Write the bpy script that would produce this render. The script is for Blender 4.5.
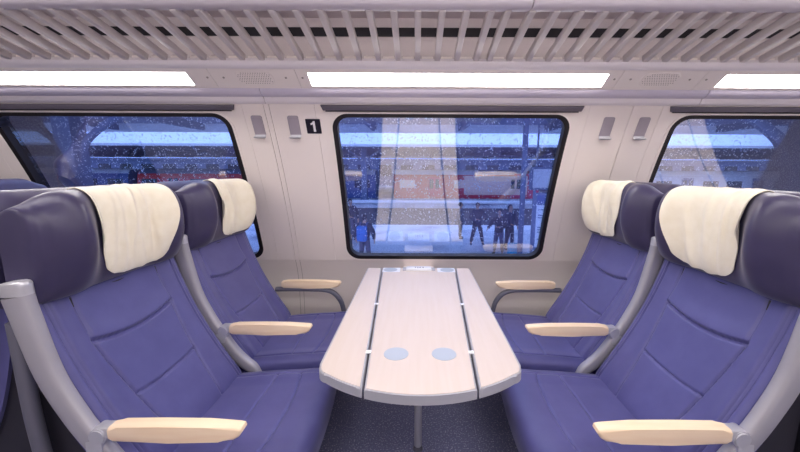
import bpy, bmesh, math, random
import numpy as np
from mathutils import Vector, Matrix

for o in list(bpy.data.objects):
    bpy.data.objects.remove(o, do_unlink=True)
SC = bpy.context.scene
COL = SC.collection
R = math.radians

# ------------------------------------------------------------------ camera
CZ = 1.33
cam_d = bpy.data.cameras.new('camera')
cam = bpy.data.objects.new('camera', cam_d)
COL.objects.link(cam)
cam_d.sensor_width = 36.0
cam_d.lens = 355.0 / 800.0 * 36.0
cam_d.shift_x = -17.0 / 800.0
cam_d.clip_start = 0.02
cam_d.clip_end = 400
PITCH = math.atan(58.0 / 355.0)
cam.matrix_world = (Matrix.Translation((0, 0, CZ)) @ Matrix.Rotation(math.pi / 2 - PITCH, 4, 'X')
                    @ Matrix.Rotation(R(0.25), 4, 'Z'))
SC.camera = cam

# ------------------------------------------------------------------ world, exposure
world = bpy.data.worlds.new('world')
SC.world = world
world.use_nodes = True
wn = world.node_tree.nodes
wn.clear()
w_out = wn.new('ShaderNodeOutputWorld')
w_bg = wn.new('ShaderNodeBackground')
w_bg.inputs['Color'].default_value = (0.36, 0.52, 1.0, 1)      # blue overcast winter dusk
w_bg.inputs['Strength'].default_value = 2.7
world.node_tree.links.new(w_bg.outputs[0], w_out.inputs[0])
LAMP = 20.5                                                     # radiance of the light strips
SC.view_settings.view_transform = 'Standard'
SC.view_settings.look = 'None'
SC.view_settings.exposure = 0.0
SC.view_settings.gamma = 1.0
SC.view_settings.use_curve_mapping = False
SC.cycles.use_denoising = True
SC.cycles.max_bounces = 8
SC.cycles.transparent_max_bounces = 12

# ------------------------------------------------------------------ materials
def srgb(r, g, b):
    f = lambda c: (c / 255 / 12.92) if c / 255 <= 0.04045 else ((c / 255 + 0.055) / 1.055) ** 2.4
    return (f(r), f(g), f(b), 1)

def material(name, col, rough=0.5, metal=0.0, noise=None, bump=None, spec=0.5, sheen=0.0, coat=0.0):
    """noise = (scale xyz, detail, second colour, lo, hi); bump = (scale, strength, distance)"""
    m = bpy.data.materials.new(name)
    m.use_nodes = True
    nt = m.node_tree
    b = nt.nodes['Principled BSDF']
    b.inputs['Base Color'].default_value = col
    b.inputs['Roughness'].default_value = rough
    b.inputs['Metallic'].default_value = metal
    b.inputs['Specular IOR Level'].default_value = spec
    b.inputs['Sheen Weight'].default_value = sheen
    b.inputs['Coat Weight'].default_value = coat
    tc = nt.nodes.new('ShaderNodeTexCoord')
    if noise:
        sc, det, c2, lo, hi = noise
        mp = nt.nodes.new('ShaderNodeMapping')
        mp.inputs['Scale'].default_value = sc
        nz = nt.nodes.new('ShaderNodeTexNoise')
        nz.inputs['Scale'].default_value = 1.0
        nz.inputs['Detail'].default_value = det
        rp = nt.nodes.new('ShaderNodeValToRGB')
        rp.color_ramp.elements[0].position = lo
        rp.color_ramp.elements[1].position = hi
        rp.color_ramp.elements[0].color = col
        rp.color_ramp.elements[1].color = c2
        nt.links.new(tc.outputs['Object'], mp.inputs[0])
        nt.links.new(mp.outputs[0], nz.inputs['Vector'])
        nt.links.new(nz.outputs['Fac'], rp.inputs[0])
        nt.links.new(rp.outputs[0], b.inputs['Base Color'])
    if bump:
        sc, st, di = bump
        n2 = nt.nodes.new('ShaderNodeTexNoise')
        n2.inputs['Scale'].default_value = sc
        n2.inputs['Detail'].default_value = 3
        bp = nt.nodes.new('ShaderNodeBump')
        bp.inputs['Strength'].default_value = st
        bp.inputs['Distance'].default_value = di
        nt.links.new(tc.outputs['Object'], n2.inputs['Vector'])
        nt.links.new(n2.outputs['Fac'], bp.inputs['Height'])
        nt.links.new(bp.outputs[0], b.inputs['Normal'])
    return m

def emission(name, col, strength):
    m = bpy.data.materials.new(name)
    m.use_nodes = True
    nt = m.node_tree
    nt.nodes.clear()
    e = nt.nodes.new('ShaderNodeEmission')
    e.inputs[0].default_value = col
    e.inputs[1].default_value = strength
    o = nt.nodes.new('ShaderNodeOutputMaterial')
    nt.links.new(e.outputs[0], o.inputs[0])
    return m

def glass_material(name, tint, refl):
    """coated window glass: tinted see-through with a mirror share"""
    m = bpy.data.materials.new(name)
    m.use_nodes = True
    nt = m.node_tree
    nt.nodes.clear()
    t = nt.nodes.new('ShaderNodeBsdfTransparent')
    t.inputs[0].default_value = tint
    g = nt.nodes.new('ShaderNodeBsdfGlossy')
    g.inputs['Roughness'].default_value = 0.0
    g.inputs[0].default_value = (1, 1, 1, 1)
    lw = nt.nodes.new('ShaderNodeLayerWeight')
    lw.inputs[0].default_value = 0.25
    mr = nt.nodes.new('ShaderNodeMapRange')
    mr.inputs[1].default_value = 0.0
    mr.inputs[2].default_value = 1.0
    mr.inputs[3].default_value = refl
    mr.inputs[4].default_value = 0.9
    mx = nt.nodes.new('ShaderNodeMixShader')
    o = nt.nodes.new('ShaderNodeOutputMaterial')
    nt.links.new(lw.outputs['Fresnel'], mr.inputs[0])
    nt.links.new(mr.outputs[0], mx.inputs[0])
    nt.links.new(t.outputs[0], mx.inputs[1])
    nt.links.new(g.outputs[0], mx.inputs[2])
    nt.links.new(mx.outputs[0], o.inputs[0])
    return m

M = {}
M['wall'] = material('beige_wall', srgb(232, 222, 219), 0.45, bump=(180, 0.04, 0.002))
M['groove'] = material('groove_grey', srgb(160, 150, 146), 0.8)
M['trim'] = material('lavender_white_trim', srgb(230, 223, 228), 0.4)
M['cove'] = material('lavender_cove', srgb(204, 197, 214), 0.45)
M['beam'] = material('rack_beam_lavender', srgb(186, 178, 188), 0.4)
M['rack'] = material('rack_grey', srgb(206, 198, 198), 0.4, 0.1)
M['ceiling'] = material('ceiling_beige', srgb(240, 231, 227), 0.6)
M['ceilgrey'] = material('ceiling_grey', srgb(196, 184, 186), 0.6)
M['black'] = material('black_rubber', srgb(22, 18, 22), 0.45)
M['darkstrip'] = material('dark_strip', srgb(18, 14, 24), 0.3)
M['cassette'] = material('blind_grey', srgb(90, 84, 97), 0.5)
M['seat'] = material('violet_leather', srgb(80, 79, 137), 0.42, noise=((14, 14, 14), 3, srgb(86, 85, 144), 0.35, 0.65), bump=(420, 0.12, 0.001), sheen=0.15)
M['headrest'] = material('dark_violet_leather', srgb(50, 44, 78), 0.38, noise=((14, 14, 14), 3, srgb(55, 49, 84), 0.35, 0.65), bump=(420, 0.12, 0.001), sheen=0.15)
M['silver'] = material('silver_paint', srgb(166, 164, 174), 0.36, 0.25, bump=(600, 0.03, 0.0005))
M['chrome'] = material('satin_metal', srgb(198, 198, 206), 0.3, 0.45)
M['greyframe'] = material('grey_support', srgb(104, 104, 118), 0.45, 0.2)
M['shell'] = material('black_shell', srgb(34, 32, 42), 0.5)
M['wood'] = material('maple_armrest', srgb(248, 224, 194), 0.42, noise=((5, 60, 60), 4, srgb(243, 215, 182), 0.4, 0.7))
M['tablewood'] = material('pale_maple_table', srgb(208, 194, 186), 0.38, noise=((50, 3, 50), 4, srgb(205, 190, 180), 0.4, 0.7))
M['tableedge'] = material('grey_table_edge', srgb(166, 166, 176), 0.4)
M['disc'] = material('grey_disc', srgb(176, 184, 194), 0.4, 0.2)
M['plate'] = material('white_plate', srgb(226, 228, 236), 0.35)
M['cloth'] = material('cream_cloth', srgb(238, 230, 212), 0.9, noise=((30, 30, 30), 4, srgb(233, 224, 203), 0.4, 0.7), bump=(900, 0.25, 0.001), sheen=0.3)
M['carpet'] = material('dark_blue_carpet', srgb(112, 114, 146), 0.9, noise=((130, 130, 130), 2, srgb(190, 192, 214), 0.55, 0.72), bump=(300, 0.3, 0.002))
M['hookgrey'] = material('hook_lavender', srgb(158, 149, 160), 0.45)
M['white'] = material('white_print', srgb(236, 232, 236), 0.5)
M['signblack'] = material('sign_black', srgb(24, 20, 34), 0.35)
M['lamp'] = emission('light_strip', (1.0, 0.945, 0.91, 1), LAMP)
M['glass'] = glass_material('tinted_glass', (0.83, 0.89, 1.0, 1), 0.225)
M['drop'] = material('wet_snow_drop', srgb(240, 243, 250), 0.3)
_nt = M['drop'].node_tree
_tl = _nt.nodes.new('ShaderNodeBsdfTranslucent')
_tl.inputs[0].default_value = srgb(248, 250, 255)
_mx = _nt.nodes.new('ShaderNodeMixShader')
_mx.inputs[0].default_value = 0.55
_nt.links.new(_nt.nodes['Principled BSDF'].outputs[0], _mx.inputs[1])
_nt.links.new(_tl.outputs[0], _mx.inputs[2])
_nt.links.new(_mx.outputs[0], _nt.nodes['Material Output'].inputs[0])
# outside
M['platform'] = material('snowy_platform', srgb(214, 216, 224), 0.8, noise=((0.5, 0.5, 0.5), 4, srgb(150, 152, 164), 0.45, 0.7))
M['trench'] = material('dark_ballast', srgb(38, 38, 46), 0.9, noise=((3, 3, 3), 4, srgb(60, 58, 66), 0.4, 0.7))
M['roofdark'] = material('canopy_dark', srgb(112, 118, 142), 0.8)
M['snow'] = material('roof_snow', srgb(240, 242, 248), 0.8)
M['steel'] = material('blue_grey_steel', srgb(108, 118, 148), 0.5, 0.1)
M['fascia'] = material('pale_fascia', srgb(226, 224, 228), 0.6)
M['red'] = material('train_red', srgb(214, 44, 46), 0.35)
M['salmon'] = material('train_salmon', srgb(255, 208, 184), 0.4)
M['magenta'] = material('train_nose', srgb(226, 34, 84), 0.35)
M['trainblue'] = material('train_blue', srgb(70, 92, 150), 0.4)
M['darkglass'] = material('train_window', srgb(26, 30, 44), 0.15)
M['trainwhite'] = material('train_white', srgb(214, 216, 224), 0.4)
M['bogie'] = material('train_underframe', srgb(44, 42, 46), 0.8)
M['skin'] = material('skin', srgb(206, 160, 134), 0.55)

# ------------------------------------------------------------------ mesh helpers
def link_mesh(name, verts, faces, mat, parent=None, smooth=True, sharp=38, flip=False):
    me = bpy.data.meshes.new(name)
    if flip:
        faces = [tuple(reversed(f)) for f in faces]
    me.from_pydata([tuple(v) for v in verts], [], [tuple(f) for f in faces])
    me.validate()
    me.update()
    if smooth:
        me.shade_smooth()
        if sharp:
            me.set_sharp_from_angle(angle=R(sharp))
    me.materials.append(mat)
    o = bpy.data.objects.new(name, me)
    COL.objects.link(o)
    if parent:
        o.parent = parent
    return o

def from_bm(name, bm, mat, parent=None, smooth=True, sharp=38):
    bmesh.ops.recalc_face_normals(bm, faces=bm.faces)
    me = bpy.data.meshes.new(name)
    bm.to_mesh(me)
    bm.free()
    if smooth:
        me.shade_smooth()
        me.set_sharp_from_angle(angle=R(sharp))
    me.materials.append(mat)
    o = bpy.data.objects.new(name, me)
    COL.objects.link(o)
    if parent:
        o.parent = parent
    return o

def thing(name, label, cat, loc=(0, 0, 0), group=None, rz=0.0):
    o = bpy.data.objects.new(name, None)
    o.empty_display_size = 0.1
    COL.objects.link(o)
    o.location = loc
    o.rotation_euler = (0, 0, rz)
    o['label'] = label
    o['category'] = cat
    if group:
        o['group'] = group
    return o

def tag(o, label, cat, group=None):
    o['label'] = label
    o['category'] = cat
    if group:
        o['group'] = group
    return o

def struct(o):
    o['kind'] = 'structure'
    return o

def copy_tree(o, parent=None):
    c = o.copy()
    COL.objects.link(c)
    if parent:
        c.parent = parent
    for ch in list(o.children):
        copy_tree(ch, c)
    return c

def bm_box(bm, x0, x1, y0, y1, z0, z1, bev=0.0, seg=2):
    vs = [bm.verts.new((x, y, z)) for x in (x0, x1) for y in (y0, y1) for z in (z0, z1)]
    fs = []
    for q in ((0, 1, 3, 2), (4, 6, 7, 5), (0, 4, 5, 1), (2, 3, 7, 6), (0, 2, 6, 4), (1, 5, 7, 3)):
        fs.append(bm.faces.new([vs[i] for i in q]))
    if bev > 0:
        es = list({e for f in fs for e in f.edges})
        bmesh.ops.bevel(bm, geom=es, offset=bev, segments=seg, profile=0.5, affect='EDGES')
    return vs

def box(name, x0, x1, y0, y1, z0, z1, mat, parent=None, bev=0.0, seg=2):
    bm = bmesh.new()
    bm_box(bm, x0, x1, y0, y1, z0, z1, bev, seg)
    return from_bm(name, bm, mat, parent)

def sweep(path, rx, ry, side=(0, 1, 0), n=14, p=2.0, cap=True):
    """tube along path; section half sizes rx (in plane) and ry (along side); superellipse power p"""
    path = [Vector(q) for q in path]
    side = Vector(side).normalized()
    V, F = [], []
    for i, q in enumerate(path):
        a = path[max(i - 1, 0)]
        b = path[min(i + 1, len(path) - 1)]
        t = (b - a).normalized()
        nrm = t.cross(side).normalized()
        kx = rx[i] if isinstance(rx, (list, tuple)) else rx
        ky = ry[i] if isinstance(ry, (list, tuple)) else ry
        for k in range(n):
            th = 2 * math.pi * k / n
            c, s = math.cos(th), math.sin(th)
            c = math.copysign(abs(c) ** (2 / p), c)
            s = math.copysign(abs(s) ** (2 / p), s)
            V.append(q + nrm * (kx * c) + side * (ky * s))
    for i in range(len(path) - 1):
        for k in range(n):
            k2 = (k + 1) % n
            F.append((i * n + k, i * n + k2, (i + 1) * n + k2, (i + 1) * n + k))
    if cap:
        F.append(tuple(range(n)))
        F.append(tuple(reversed(range((len(path) - 1) * n, len(path) * n))))
    return V, F

def fix_normals(V, F):
    return V, F

def swept(name, path, rx, ry, mat, parent=None, side=(0, 1, 0), n=14, p=2.0):
    V, F = sweep(path, rx, ry, side, n, p)
    bm = bmesh.new()
    vs = [bm.verts.new(v) for v in V]
    for f in F:
        bm.faces.new([vs[i] for i in f])
    return from_bm(name, bm, mat, parent)

def spline(pts, n=24):
    """Catmull-Rom through the points"""
    P = [np.array(p, float) for p in pts]
    P = [2 * P[0] - P[1]] + P + [2 * P[-1] - P[-2]]
    out = []
    segs = len(P) - 3
    for s in range(segs):
        p0, p1, p2, p3 = P[s:s + 4]
        m = max(2, n // segs)
        for k in range(m + (1 if s == segs - 1 else 0)):
            t = k / m
            out.append(0.5 * ((2 * p1) + (-p0 + p2) * t + (2 * p0 - 5 * p1 + 4 * p2 - p3) * t * t + (-p0 + 3 * p1 - 3 * p2 + p3) * t ** 3))
    return out

def prism(name, outline, d0, d1, mat, parent=None, bev=0.0, to3=None, holes=(), seg=2, cuts=()):
    """outline (2D) extruded from depth d0 to d1; to3(x, y, d) gives the 3D point"""
    to3 = to3 or (lambda x, y, d: (x, y, d))
    bm = bmesh.new()
    if not holes:
        top = [bm.verts.new((x, y, 1)) for x, y in outline]
        bot = [bm.verts.new((x, y, 0)) for x, y in outline]
        f_t = bm.faces.new(top)
        bm.faces.new(list(reversed(bot)))
        n = len(top)
        for i in range(n):
            bm.faces.new((bot[i], bot[(i + 1) % n], top[(i + 1) % n], top[i]))
        for v in bm.verts:
            v.co = Vector((v.co.x, v.co.y, d0 + (d1 - d0) * v.co.z))
        if bev:
            bmesh.ops.bevel(bm, geom=list(f_t.edges), offset=bev, segments=seg, profile=0.5, affect='EDGES')
        bm.normal_update()
        bmesh.ops.triangulate(bm, faces=[f for f in bm.faces if len(f.verts) > 4])
    else:
        loops = [outline] + list(holes)
        edges = []
        L = []
        for lp in loops:
            vs = [bm.verts.new((x, y, d1)) for x, y in lp]
            L.append(vs)
            for i in range(len(vs)):
                edges.append(bm.edges.new((vs[i], vs[(i + 1) % len(vs)])))
        bmesh.ops.triangle_fill(bm, use_beauty=True, use_dissolve=False, edges=edges)
        for vs in L:
            lo = [bm.verts.new((v.co.x, v.co.y, d0)) for v in vs]
            for i in range(len(vs)):
                j = (i + 1) % len(vs)
                bm.faces.new((lo[i], lo[j], vs[j], vs[i]))
    for c_ in cuts:
        bmesh.ops.bisect_plane(bm, geom=list(bm.verts) + list(bm.edges) + list(bm.faces), plane_co=(0, c_, 0), plane_no=(0, 1, 0))
    for v in bm.verts:
        v.co = Vector(to3(v.co.x, v.co.y, v.co.z))
    return from_bm(name, bm, mat, parent, sharp=30)

def rrect(x0, x1, y0, y1, r, n=8):
    pts = []
    for cx, cy, a0 in ((x1 - r, y1 - r, 0), (x0 + r, y1 - r, 90), (x0 + r, y0 + r, 180), (x1 - r, y0 + r, 270)):
        for k in range(n + 1):
            a = R(a0 + 90 * k / n)
            pts.append((cx + r * math.cos(a), cy + r * math.sin(a)))
    return pts

def circle(cx, cy, r, n=24):
    return [(cx + r * math.cos(2 * math.pi * k / n), cy + r * math.sin(2 * math.pi * k / n)) for k in range(n)]

def profile(name, pts, x0, x1, mat, parent=None, closed=True, smooth=True, sharp=38):
    """(Y, z) outline extruded along X"""
    V = [(x0, y, z) for y, z in pts] + [(x1, y, z) for y, z in pts]
    n = len(pts)
    F = []
    for i in range(n if closed else n - 1):
        j = (i + 1) % n
        F.append((i, j, n + j, n + i))
    bm = bmesh.new()
    vs = [bm.verts.new(v) for v in V]
    for f in F:
        bm.faces.new([vs[i] for i in f])
    if closed:
        bm.faces.new(vs[:n])
        bm.faces.new(list(reversed(vs[n:])))
    return from_bm(name, bm, mat, parent, smooth, sharp)

def smooth01(a, b, x):
    t = np.clip((x - a) / (b - a), 0, 1)
    return t * t * (3 - 2 * t)

def cluster(n, p, cut=0.9, ne=9):
    """samples of [-1, 1] that get dense where a superellipse of power p turns, and their heights"""
    mid = list(np.linspace(-cut, cut, n))
    th0 = math.asin(cut ** (p / 2))
    edge = [math.sin(th) ** (2 / p) for th in np.linspace(th0, math.pi / 2, ne + 1)[1:]]
    t = np.array([-e for e in reversed(edge)] + mid + edge)
    return t, np.maximum(0.0, 1 - np.abs(t) ** p) ** (1 / p)

def pillow(name, nu, nv, pu, pv, fpoint, mat, parent, flip=False, sx=1):
    """closed cushion: fpoint(u, v, h) on a grid of [-1,1]^2, h falls to 0 at the rim; a fan closes the back"""
    tu, hu = cluster(nu, pu)
    tv, hv = cluster(nv, pv)
    U, Vv = np.meshgrid(tu, tv)
    H = np.outer(hv, hu)
    P = fpoint(U, Vv, H)
    P = P.reshape(-1, 3).copy()
    P[:, 0] *= sx
    a, b = len(tv), len(tu)
    F = []
    for i in range(a - 1):
        for j in range(b - 1):
            k = i * b + j
            F.append((k, k + 1, k + b + 1, k + b))
    ring = [j for j in range(b)] + [i * b + b - 1 for i in range(1, a)] + [(a - 1) * b + j for j in range(b - 2, -1, -1)] + [i * b for i in range(a - 2, 0, -1)]
    c = len(P)
    P = np.vstack([P, P[ring].mean(0)])
    for i in range(len(ring)):
        F.append((ring[(i + 1) % len(ring)], ring[i], c))
    return link_mesh(name, P, F, mat, parent, smooth=True, sharp=60, flip=flip)

# ------------------------------------------------------------------ the car's window wall
# the wall curves inward: it leans 15 degrees at the window foot and 13 degrees more a metre up
LEAN0, BEND = R(15), R(13)
WY, WZ = 2.27, 0.74
def W3(x, s, d):
    """wall surface: x along the car, s up the curve from the window foot, d towards the seats"""
    L = LEAN0 + BEND * s
    y = WY - (math.cos(LEAN0) - math.cos(L)) / BEND
    z = WZ + (math.sin(L) - math.sin(LEAN0)) / BEND
    return (x, y - d * math.cos(L), z - d * math.sin(L))

X0, X1 = -6.6, 6.9
WIN_C = [-1.63, 0.18, 1.99, 3.8]
WIN_HALF = 0.636
S_TOP = 0.935
LOW = [(2.3245, 0.0), (2.3245, 0.40), (2.324, 0.50), (2.320, 0.56), (2.311, 0.615), (2.298, 0.665), (2.283, 0.706), (2.274, 0.7295)]
wall_back = struct(profile('wall_back', LOW + [(2.42, 0.7295), (2.42, 0.0)], X0, X1, M['wall'], sharp=50))
CUTS = [0.04 * k_ + 0.01 for k_ in range(25)]
def rect(x0, x1, s0, s1):
    return [(x0, s0), (x1, s0), (x1, s1), (x0, s1)]
pan = []
for i, c in enumerate((-7.06, -5.25, -3.44, -1.63, 0.18, 1.99, 3.80, 5.61)):
    a, b = c - 0.715, c + 0.715
    hole = rrect(c - WIN_HALF, c + WIN_HALF, 0.0, S_TOP, 0.085)
    a2, b2 = max(a, X0), min(b, X1)
    if i not in (3, 4, 5):
        prism('panel', rect(a2, b2, -0.012, 0.992), -0.03, 0.0, M['wall'], wall_back, to3=W3, cuts=CUTS)
    else:
        prism('panel', rect(a, b, -0.012, 0.992), -0.03, 0.0, M['wall'], wall_back, to3=W3, holes=[hole], cuts=CUTS)
def pillar(edges):
    for a, b in zip(edges[:-1], edges[1:]):
        prism('panel', rect(a + 0.0012, b - 0.0012, -0.012, 0.992), -0.03, 0.0, M['wall'], wall_back, to3=W3, cuts=CUTS)
    prism('joint_backing', rect(edges[0] - 0.02, edges[-1] + 0.02, -0.012, 0.995), -0.036, -0.006, M['groove'], wall_back, to3=W3, cuts=CUTS)
pillar([-6.345, -5.965])
pillar([-4.535, -4.155])
pillar([-2.725, -2.60, -2.345])
pillar([-0.915, -0.80, -0.772, -0.535])
pillar([0.895, 1.12, 1.275])
pillar([2.705, 2.93, 3.085])
pillar([4.515, 4.895])
pillar([6.325, 6.90])
# grooves carried down the lower wall: shallow ribs
for x in (-0.80, -0.772, 1.12):
    profile('joint_rib', [(y - 0.0006, z) for y, z in LOW] + [(y + 0.002, z) for y, z in reversed(LOW)], x - 0.0012, x + 0.0012, M['groove'], wall_back)

# windows: frame, pane, raindrops, blind cassette
rng = random.Random(7)
for i, c in enumerate(WIN_C[:3]):
    w = bpy.data.objects.new('window_%d' % (i + 1), None)
    COL.objects.link(w)
    struct(w)
    w.location = W3(c, 0, 0)
    L3 = (lambda cc: (lambda x, s, d: tuple(np.array(W3(x + cc, s, d)) - np.array(W3(cc, 0, 0)))))(c)
    out = rrect(-WIN_HALF, WIN_HALF, 0.0, S_TOP, 0.085)
    inn = rrect(-WIN_HALF + 0.026, WIN_HALF - 0.026, 0.024, S_TOP - 0.02, 0.066)
    f = prism('window_frame', out, -0.035, 0.004, M['black'], w, to3=L3, holes=[inn], cuts=CUTS)
    pane_o = rrect(-WIN_HALF + 0.012, WIN_HALF - 0.012, 0.012, S_TOP - 0.01, 0.07)
    prism('window_pane', pane_o, -0.032, -0.026, M['glass'], w, to3=L3, cuts=CUTS)
    lip_i = rrect(-WIN_HALF, WIN_HALF, 0.0, S_TOP, 0.085)
    lip_o = rrect(-WIN_HALF - 0.012, WIN_HALF + 0.012, -0.010, S_TOP + 0.008, 0.095)
    prism('window_lip', lip_o, -0.001, 0.004, M['wall'], w, to3=L3, holes=[lip_i], cuts=CUTS)
    # drops of wet snow clinging to the outer face
    V, F = [], []
    for k in range(2600):
        x = rng.uniform(-WIN_HALF + 0.03, WIN_HALF - 0.03)
        s = 0.03 + (S_TOP - 0.06) * rng.random() ** 0.62
        r = rng.uniform(0.0016, 0.0036) * (1.3 if rng.random() < 0.06 else 1)
        st = rng.uniform(1.0, 1.5)
        b0 = len(V)
        ring = 6
        for q in range(ring):
            a = 2 * math.pi * q / ring
            V.append(L3(x + r * math.cos(a), s + r * st * math.sin(a), -0.0321))
        V.append(L3(x, s, -0.0321 - r * 0.8))
        for q in range(ring):
            F.append((b0 + q, b0 + (q + 1) % ring, b0 + ring))
        F.append(tuple(b0 + q for q in reversed(range(ring))))
    d = link_mesh('raindrops', V, F, M['drop'], w)
    d['kind'] = 'stuff'
    # roller blind cassette above the window
    bl = thing('roller_blind', ['grey closed roller blind cassette above left window', 'grey closed roller blind cassette above the middle window in front of the table',
                                'grey closed roller blind cassette above right window'][i], 'blind', W3(c, 0.946, 0.0), 'roller blind cassettes over the windows')
    K3 = (lambda cc: (lambda x, s, d: tuple(np.array(W3(x + cc, s, d)) - np.array(W3(cc, 0.946, 0)))))(c)
    prism('cassette', [(-0.672, 0.953), (0.672, 0.953), (0.682, 0.980), (-0.682, 0.980)], -0.005, 0.012, M['cassette'], bl, to3=K3, bev=0.003)
    prism('pull_bar', [(-0.66, 0.947), (0.66, 0.947), (0.66, 0.953), (-0.66, 0.953)], 0.0, 0.009, M['black'], bl, to3=K3, bev=0.002)

# ------------------------------------------------------------------ floor, ceiling, other walls
floor = struct(box('floor', X0, X1, -0.55, 2.4, -0.04, 0.0, M['carpet']))
LIP = [(1.925, 1.652), (1.898, 1.655), (1.886, 1.664), (1.880, 1.678), (1.876, 1.684), (1.90, 1.72), (1.96, 1.70)]
JO = [X0, -0.780, 1.440, X1]
trim_1 = struct(bpy.data.objects.new('trim_1', None))
COL.objects.link(trim_1)
for a, b in zip(JO[:-1], JO[1:]):
    profile('lip_panel', LIP, a + 0.002, b - 0.002, M['trim'], trim_1)
    profile('cove_panel', [(1.878, 1.682), (1.862, 1.684), (1.848, 1.692), (1.836, 1.706), (1.832, 1.716), (1.86, 1.75), (1.92, 1.72)], a + 0.002, b - 0.002, M['cove'], trim_1)
profile('joint_backing', [(1.92, 1.66), (1.892, 1.67), (1.86, 1.696), (1.842, 1.72), (1.90, 1.74)], X0, X1, M['groove'], trim_1)

# sloping light panel
PA, PB = np.array((1.832, 1.714)), np.array((1.720, 1.783))
pd = (PB - PA) / np.linalg.norm(PB - PA)
pn = np.array((-pd[1], pd[0]))
if pn[1] > 0:
    pn = -pn
PL = float(np.linalg.norm(PB - PA))
def P3(x, t, d):
    q = PA + pd * t + pn * d
    return (x, q[0], q[1])
trim_2 = struct(bpy.data.objects.new('trim_2', None))
COL.objects.link(trim_2)
LIGHTS = [(-2.44, -1.085), (-0.515, 0.895), (1.445, 2.80)]
L0, L1 = 0.016, 0.098
edges = [X0, -2.52, -0.975, -0.57, 0.955, 1.345, 2.86, X1]
for k, (a, b) in enumerate(zip(edges[:-1], edges[1:])):
    hole = [h for h in LIGHTS if a < h[0] and h[1] < b]
    hs = [rect(h[0], h[1], L0, L1) for h in hole]
    prism('panel', rect(a + 0.001, b - 0.001, 0.0, PL), -0.02, 0.0, M['ceiling'], trim_2, to3=P3, holes=hs)
profile('joint_backing', [tuple(PA - pn * 0.03), tuple(PB - pn * 0.03), tuple(PB - pn * 0.05), tuple(PA - pn * 0.05)], X0, X1, M['groove'], trim_2)
lamp_label = ['long white light strip at left above the left window', 'long white light strip above the middle window', 'long white light strip at right above the right window']
for k, (a, b) in enumerate(LIGHTS):
    c = (a + b) / 2
    o3 = np.array(P3(c, (L0 + L1) / 2, -0.008))
    t = thing('ceiling_light', lamp_label[k], 'light', tuple(o3), 'light strips along the window side')
    Q3 = (lambda o_: (lambda x, t_, d: tuple(np.array(P3(x, t_, d)) - o_)))(o3)
    prism('diffuser', rect(a + 0.002, b - 0.002, L0 + 0.002, L1 - 0.002), -0.012, -0.002, M['lamp'], t, to3=Q3)
    prism('housing', rect(a - 0.004, b + 0.004, L0 - 0.003, L1 + 0.003), -0.028, -0.014, M['trim'], t, to3=Q3)
# speaker grilles and screws in the panels between the lamps
for k, (a, b) in enumerate(((-0.975, -0.57), (0.955, 1.345))):
    c = (a + b) / 2
    o3 = np.array(P3(c, PL / 2, 0.0))
    Q3 = (lambda o_: (lambda x, t_, d: tuple(np.array(P3(x, t_, d)) - o_)))(o3)
    t = thing('speaker_grille', ['round-holed speaker grille between the left and middle light strips', 'round-holed speaker grille between the middle and right light strips'][k],
              'speaker', tuple(o3), 'speaker grilles between the light strips')
    prism('grille_plate', rrect(c - 0.088, c + 0.088, 0.024, 0.106, 0.03), -0.004, 0.0012, M['ceiling'], t, to3=Q3, bev=0.0008)
    bm = bmesh.new()
    for r_ in range(7):
        for q in range(14):
            x = c - 0.074 + 0.0112 * q + (0.0056 if r_ % 2 else 0) - 0.002
            tt = 0.034 + 0.0104 * r_
            if abs(x - c) > 0.078 or (r_ in (0, 6) and abs(x - c) > 0.06):
                continue
            vs = [bm.verts.new(Q3(px, pt, 0.0016)) for px, pt in circle(x, tt, 0.0026, 8)]
            bm.faces.new(vs)
    h = from_bm('grille_holes', bm, M['groove'], t)
    h['kind'] = 'stuff'
    for sx_ in (a + 0.055, b - 0.055, a - 0.022, b + 0.024):
        sc_ = prism('screw', circle(sx_, PL / 2 + 0.002, 0.005, 12), 0.0, 0.002, M['groove'], t, to3=Q3, bev=0.0006)

# luggage rack
SB, SF = np.array((1.700, 1.812)), np.array((1.372, 1.888))
rack = thing('luggage_rack', 'long slatted overhead luggage rack above the window wall', 'rack', (0, 1.7, 1.80))
def rk(pts):
    return [(y - 1.7, z - 1.80) for y, z in pts]
profile('rear_rail', rk([(1.722, 1.776), (1.708, 1.780), (1.697, 1.790), (1.693, 1.803), (1.700, 1.816), (1.722, 1.822), (1.735, 1.80)]), X0, X1, M['trim'], rack)
for a, b in ((X0, 0.40), (0.404, X1)):
    profile('front_beam', rk([(1.385, 1.886), (1.366, 1.884), (1.350, 1.889), (1.338, 1.903), (1.334, 1.921), (1.338, 1.940), (1.350, 1.953), (1.372, 1.958), (1.392, 1.951), (1.396, 1.90)]), a, b, M['beam'], rack)
sdir = SF - SB
sl_len = float(np.linalg.norm(sdir))
sd = sdir / sl_len
su = np.array((-sd[1], sd[0]))
if su[1] < 0:
    su = -su
bm = bmesh.new()
bm_box(bm, -0.012, 0.012, 0, sl_len, -0.009, 0.020, 0.003, 2)
for v in bm.verts:
    q = sd * v.co.y + su * v.co.z
    v.co = Vector((v.co.x, q[0], q[1]))
slat0 = from_bm('slat', bm, M['rack'], rack)
xs = [0.2625 - 0.0875 * k for k in range(0, 46)] + [0.322 + 0.0875 * k for k in range(0, 38)]
first = True
for x in sorted(xs):
    if not -3.5 < x < 3.7:
        continue
    s = slat0 if first else slat0.copy()
    if not first:
        COL.objects.link(s)
    s.location = (x, SB[0] - 1.7, SB[1] - 1.80)
    first = False
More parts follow.
